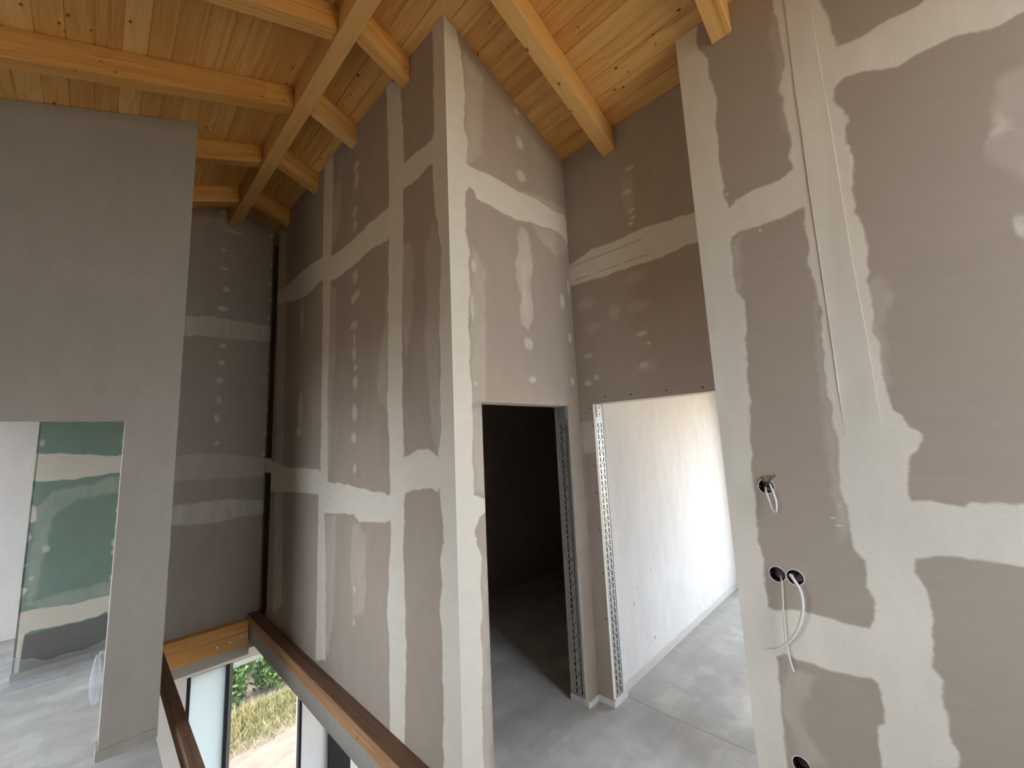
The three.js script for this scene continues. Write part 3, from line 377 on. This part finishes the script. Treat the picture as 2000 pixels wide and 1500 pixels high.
// ---------------------------------------------------------------- storey below with its window
{
  const w = structure('wall_lower', 'white wall of the lower storey with the tall garden window'), z = -5.5, o = (p) => part('panel', slab('z', z, -1, p, 0.2), matWhite, w);
  const a = 0.80, b = 1.90, T = -0.42;
  o(rect(-2, a, -2.9, -0.3)); o(rect(a, b, T, -0.3)); o(rect(b, 5, -2.9, -0.3));
  const s = structure('wall_lower', 'side walls of the lower storey, with an unseen gap added for daylight');
  part('panel', metreUV(box(-2.2, -2, -2.9, -0.3, -5.7, -1), 3), matE, s); part('panel', metreUV(box(5, 5.2, -2.9, -2.2, -5.7, -1), 3), matE, s); part('panel', metreUV(box(5, 5.2, -0.6, -0.3, -5.7, -1), 3), matE, s); part('panel', metreUV(box(-2.2, 5.2, -2.9, -0.3, -1, -0.8), 3), matE, s);  // open band on the east side added to brighten the lower storey, unseen
  const f = structure('window', 'tall black framed garden window of the lower storey'); f.name = 'window_1';
  const fr = (x0, x1, y0, y1, m = matBlack, d = 0.07) => part('frame', metreUV(box(x0, x1, y0, y1, z - 0.02 - d, z - 0.02)), m, f);
  fr(a, a + 0.035, -2.9, T); fr(1.135, 1.165, -2.9, T); fr(1.165, 1.195, -2.9, T, new THREE.MeshStandardMaterial({ color: 0x85858c, roughness: 0.5, metalness: 0.2 }), 0.05); fr(b - 0.025, b, -2.9, T); fr(a + 0.035, 1.135, T - 0.012, T); fr(1.195, b - 0.025, T - 0.02, T, matFoam);
  part('film_pane', box(a + 0.035, 1.135, -2.9, T - 0.012, z - 0.06, z - 0.056), new THREE.MeshPhysicalMaterial({ color: 0xdbe2e2, transmission: 0.52, thickness: 0, roughness: 0.9 }), f).userData.label = 'pale blue film covered pane';
  part('pane', box(1.195, b - 0.025, -2.9, T - 0.02, z - 0.06, z - 0.056), new THREE.MeshPhysicalMaterial({ color: 0xffffff, transmission: 1, thickness: 0, roughness: 0.02 }), f);
  const d = structure('door_dark_opening_1', 'black panel standing in for the dark opening in the lower storey wall');
  part('dark_panel', box(2.2, 2.46, -2.9, -0.7, z, z + 0.04), matBlack, d);  // flat black sheet painted in for the darkness of an opening
  const rail = part('shutter_rail', new RoundedBoxGeometry(0.9, 0.08, 0.2, 2, 0.006).translate(1.62, -0.55, -5.86), matFoam, scene);
  rail.userData = { label: 'bright white rail outside at the top of the garden window', category: 'rail' };
}
// ---------------------------------------------------------------- screed edge strips
{
  const s = structure('baseboard_edge', 'white foam edge strips along the screed'), st = (x0, x1, z0, z1, h = 0.05) => part('strip', new RoundedBoxGeometry(x1 - x0, h, z1 - z0, 1, 0.002).translate((x0 + x1) / 2, h / 2, (z0 + z1) / 2), matFoam, s);
  st(2.70, EAST, -1.69, -1.675, 0.055); st(2.425, 2.435, -1.93, -1.775, 0.042); st(2.435, 2.545, -1.785, -1.773, 0.035); st(2.538, 2.55, -1.773, -1.648, 0.04); st(2.55, 2.712, -1.66, -1.646, 0.045);
  for (const [x0, x1, z0, z1] of [[0.132, E_END, E_Z, E_Z + 0.012], [0.122, 0.132, E_Z - 0.13, E_Z + 0.012], [-0.37, 0.28, G_Z, G_Z + 0.012]]) part('strip', metreUV(box(x0, x1, 0, 0.055, z0, z1), 3), matE, s);
}
// ---------------------------------------------------------------- wall boxes and cables
const matWisp = new THREE.MeshStandardMaterial({ color: 0x8d7c5a, roughness: 1 }), matBox = new THREE.MeshStandardMaterial({ color: 0x3a1512, roughness: 0.45, side: THREE.DoubleSide }), matCable = new THREE.MeshStandardMaterial({ color: 0xd6d3cc, roughness: 0.45 }), matCut = new THREE.MeshStandardMaterial({ color: 0x3c3a38, roughness: 0.6 });
{
  const lab = ['topmost round wall box with a looped cable on the right wall', 'round wall box holding the straight thin cable, left of the pair', 'round wall box holding the thick curved cable, right of the pair', 'lowest round wall box at the bottom edge of the picture'];
  HOLES.forEach(([u, v], i) => {
    const g = group('wall_box', lab[i], 'wall box', { group: 'wall boxes in the right wall' }); g.position.set(D_X, v, -u); g.rotation.z = Math.PI / 2; // local +y points out of the wall (-x)
    const cup = new THREE.LatheGeometry([[0.0, -0.046], [0.028, -0.046], [0.0325, -0.042], [0.0325, -0.001], [0.0338, -0.001], [0.0338, -0.048], [0.0, -0.048]].map(([x, y]) => new THREE.Vector2(x, y)), 28);
    part('cup', cup, matBox, g);
    part('rim', new THREE.TorusGeometry(0.0345, 0.0018, 6, 32).rotateX(Math.PI / 2).translate(0, 0.0005, 0), matFoam, g);
    if (!i) for (const [dy, dz, h] of [[0.0, -0.012, 0.018], [0.003, 0.0, 0.024], [0.002, 0.01, 0.016], [0.0, 0.026, 0.026]]) part('fibre_wisp', new THREE.TubeGeometry(new THREE.CatmullRomCurve3([new THREE.Vector3(0.024, -0.004, dz * 0.6), new THREE.Vector3(0.036, 0.006 + dy, dz), new THREE.Vector3(0.03 + h, 0.007 + dy, dz * 1.6 + 0.004)]), 10, 0.0055, 7), matWisp, g);
    for (const s of [-1, 1]) part('screw_post', new THREE.CylinderGeometry(0.004, 0.004, 0.02, 8).translate(0, -0.013, s * 0.0275), matBox, g);
  });
  const cable = (label, P, r) => { const c = new THREE.CatmullRomCurve3(P.map((p) => new THREE.Vector3(...p))), g = group('cable', label, 'cable', { group: 'cables hanging from the wall boxes' });
    part('sheath', new THREE.TubeGeometry(c, 70, r, 10), matCable, g); const e = c.getPoint(1), t = c.getTangent(1);
    const tip = part('cut_end', new THREE.CylinderGeometry(r * 0.92, r * 0.92, 0.004, 10), matCut, g); tip.position.copy(e); tip.quaternion.setFromUnitVectors(new THREE.Vector3(0, 1, 0), t); return g; };
  cable('thick pale cable curving left out of the right box of the pair', [[2.345, 1.108, -0.486], [2.312, 1.118, -0.494], [2.28, 1.122, -0.485], [2.266, 1.079, -0.458], [2.262, 1.025, -0.451], [2.262, 0.958, -0.463], [2.264, 0.873, -0.499], [2.266, 0.823, -0.539], [2.268, 0.783, -0.583], [2.27, 0.768, -0.629]], 0.0062);
  cable('thin straight cable hanging from the left box of the pair', [[2.345, 1.10, -0.54], [2.315, 1.096, -0.536], [2.298, 1.08, -0.531], [2.292, 1.01, -0.534], [2.29, 0.942, -0.539], [2.29, 0.808, -0.543], [2.29, 0.745, -0.536], [2.29, 0.70, -0.528]], 0.0042);
  cable('short looped cable tucked into the topmost wall box', [[2.35, 1.515, -0.553], [2.315, 1.513, -0.552], [2.292, 1.49, -0.546], [2.285, 1.452, -0.536], [2.283, 1.415, -0.527], [2.281, 1.403, -0.518], [2.279, 1.418, -0.510], [2.281, 1.452, -0.508], [2.288, 1.49, -0.515], [2.305, 1.525, -0.528], [2.34, 1.54, -0.535]], 0.0045);
}
// ---------------------------------------------------------------- plastic sheeting at the foot of the green wall
{
  const film = new THREE.MeshPhysicalMaterial({ color: 0xf4f5f8, transmission: 0.86, thickness: 0, roughness: 0.22, side: THREE.DoubleSide });
  const sheet = (f, nu, nv) => { const p = [], idx = []; for (let j = 0; j <= nv; j++) for (let i = 0; i <= nu; i++) p.push(...f(i / nu, j / nv)); for (let j = 0; j < nv; j++) for (let i = 0; i < nu; i++) { const a = j * (nu + 1) + i; idx.push(a, a + 1, a + nu + 1, a + 1, a + nu + 2, a + nu + 1); }
    const g = new THREE.BufferGeometry(); g.setAttribute('position', new THREE.Float32BufferAttribute(p, 3)); g.setIndex(idx); g.computeVertexNormals(); return g; };
  const g = group('plastic_sheet', 'clear crumpled plastic sheeting along the foot of the green wall', 'plastic sheet');
  part('film', sheet((u, v) => { const x = -0.42 + 0.72 * u, w = fbm(u * 9, v * 4, 5, 4) - 0.5, top = 0.20 - 0.10 * Math.sin(u * 3) + 0.09 * (fbm(u * 6, 1, 9, 3) - 0.5); return [x, v < 0.45 ? 0.004 + 0.02 * (fbm(u * 14, v * 9, 3, 3)) : 0.01 + (v - 0.45) / 0.55 * top + 0.02 * w, -5.34 - 0.2 * Math.min(1, v / 0.45) + 0.05 * w + 0.02 * (fbm(u * 24, v * 12, 6, 2) - 0.5)]; }, 70, 24), film, g);
  const h = group('plastic_bag', 'clear plastic film gathered and hanging beside the left doorway jamb', 'plastic bag');
  part('film', sheet((u, v) => { const a = u * Math.PI * 2, prof = 0.008 + 0.062 * Math.pow(Math.sin(Math.PI * Math.min(1, 0.12 + v * 0.86)), 0.8) * (0.3 + 0.7 * v), n = 0.7 + 0.6 * fbm(Math.cos(a) * 2.2 + 5, Math.sin(a) * 2.2 + v * 5, 15, 3); return [0.098 + prof * 0.55 * n * Math.cos(a), 0.585 - 0.29 * v, -3.82 + prof * 0.55 * n * Math.sin(a)]; }, 36, 26), film, h);
  part('knot', new THREE.IcosahedronGeometry(0.014, 1).translate(0.118, 0.588, -3.82), film, h);
}
// ---------------------------------------------------------------- garden
{
  const r = rng(77);
  const gy = (x, z) => -3.0 + Math.max(0, -z - 10.6) * 0.3 + 0.05 * (fbm(x * 1.1, z * 1.1, 4, 3) - 0.5);
  const N = 90, p = [], uv = [], idx = [];
  for (let j = 0; j <= N; j++) for (let i = 0; i <= N; i++) { const x = -8 + 22 * i / N, z = -5.7 - 16 * j / N; p.push(x, gy(x, z), z); uv.push(x / 4, z / 4); }
  for (let j = 0; j < N; j++) for (let i = 0; i < N; i++) { const a = j * (N + 1) + i; idx.push(a, a + 1, a + N + 1, a + 1, a + N + 2, a + N + 1); }
  const g = new THREE.BufferGeometry(); g.setAttribute('position', new THREE.Float32BufferAttribute(p, 3)); g.setAttribute('uv', new THREE.Float32BufferAttribute(uv, 2)); g.setIndex(idx); g.computeVertexNormals();
  const sand = dataTex(512, 512, (x, y, o) => { const u = x / 512 * 4, v = y / 512 * 4, m = 0.78 + 0.3 * fbm(u * 4, v * 9, 2, 4) + 0.12 * (hash(x, y, 4) - 0.5); o[0] = 112 * m; o[1] = 99 * m; o[2] = 85 * m; });
  const ground = part('ground', g, new THREE.MeshStandardMaterial({ map: sand, roughness: 1 }), scene); ground.userData = { label: 'dry sandy garden ground outside', category: 'ground', kind: 'structure' };
  const land = (name, label, x0, x1, z0, z1, color) => { const m = part(name, box(x0, x1, -3.4, -3.2, z0, z1), new THREE.MeshStandardMaterial({ color, roughness: 1 }), scene); m.userData = { label, category: 'ground', kind: 'structure' }; };
  land('ground_bounce_cut', 'unseen ground on the left side of the house, toned dark to cut bounce light', -60, WEST, -60, 60, 0x6a5e48); land('ground_plot', 'bare sandy plot around the rest of the house, paler to bounce light in', WEST, 60, -60, 60, 0xc4ae88);  // unseen ground: left half darkened to cut bounce, plot paled to add bounce
  const leafQuads = (n, place, size, colors) => { const P = [], C = [], I = []; const c = new THREE.Color();
    for (let k = 0; k < n; k++) { const { q, dir, len, wid } = place(k); const side = new THREE.Vector3(r() - 0.5, r() - 0.5, r() - 0.5).cross(dir).normalize().multiplyScalar(wid); const b = P.length / 3, m = q.clone().addScaledVector(dir, len * 0.5), e = q.clone().addScaledVector(dir, len);
      P.push(q.x, q.y, q.z, m.x + side.x, m.y + side.y, m.z + side.z, e.x, e.y, e.z, m.x - side.x, m.y - side.y, m.z - side.z); c.set(colors[Math.floor(r() * colors.length)]); for (let j = 0; j < 4; j++) C.push(c.r, c.g, c.b); I.push(b, b + 1, b + 2, b, b + 2, b + 3); }
    const gg = new THREE.BufferGeometry(); gg.setAttribute('position', new THREE.Float32BufferAttribute(P, 3)); gg.setAttribute('color', new THREE.Float32BufferAttribute(C, 3)); gg.setIndex(I); gg.computeVertexNormals(); return gg; };
  const leafMat = new THREE.MeshStandardMaterial({ vertexColors: true, roughness: 0.8, side: THREE.DoubleSide });
  const bush = (label, x, z, s, cols) => { const o = group('bush', label, 'bush', { group: 'bushes beyond the garden window' }); o.position.set(x, gy(x, z), z);
    part('foliage', leafQuads(2200, () => { const a = r() * 6.283, h = Math.pow(r(), 0.7), R = s * (0.4 + 0.42 * r()) * Math.sqrt(1 - 0.75 * h * h), d = new THREE.Vector3(r() - 0.5, r() - 0.3, r() - 0.5).normalize(); return { q: new THREE.Vector3(Math.cos(a) * R, 0.02 + h * s * 1.9, Math.sin(a) * R), dir: d, len: 0.07 + 0.05 * r(), wid: 0.03 }; }, 1, cols), leafMat, o);
    const st = []; for (let k = 0; k < 7; k++) { const a = r() * 6.283; st.push(new THREE.TubeGeometry(new THREE.CatmullRomCurve3([new THREE.Vector3(0, -0.05, 0), new THREE.Vector3(Math.cos(a) * s * 0.2, s * 0.6, Math.sin(a) * s * 0.2), new THREE.Vector3(Math.cos(a) * s * 0.4, s * 1.3, Math.sin(a) * s * 0.4)]), 6, 0.01, 5)); }
    part('stems', mergeGeometries(st), new THREE.MeshStandardMaterial({ color: 0x5a4632, roughness: 1 }), o); };
  const dk = ['#2f4a1c', '#44672a', '#5a7f38', '#263a16', '#7a9350'];
  bush('leafy green bush at the left of the garden view', 2.1, -10.1, 0.42, dk);
  bush('dark green bush behind the other two in the garden', 2.56, -10.95, 0.5, dk.slice(0, 4));
  bush('paler bush at the right of the garden view', 2.92, -10.12, 0.42, dk);
  const gr = part('dry_grass', leafQuads(10000, () => { const z = -8.3 - 1.2 * Math.pow(r(), 0.6), x = 1.2 + 3.6 * r(); return { q: new THREE.Vector3(x, gy(x, z) - 0.01, z), dir: new THREE.Vector3((r() - 0.5) * 1.4, 0.55 + r() * 0.6, (r() - 0.5) * 1.4).normalize(), len: 0.08 + 0.22 * r() * Math.min(1, (-z - 8.1) / 1.3), wid: 0.007 }; }, 1, ['#8a7c50', '#a39464', '#6f7840', '#b3a67c', '#56642e']), leafMat, scene);
  gr.userData = { label: 'dry tufted grass between the sandy ground and the bushes', category: 'grass', kind: 'stuff' };
}
scene.traverse((o) => { if (o.isMesh) { o.castShadow = o.receiveShadow = true; } });
renderer.render(scene, camera);
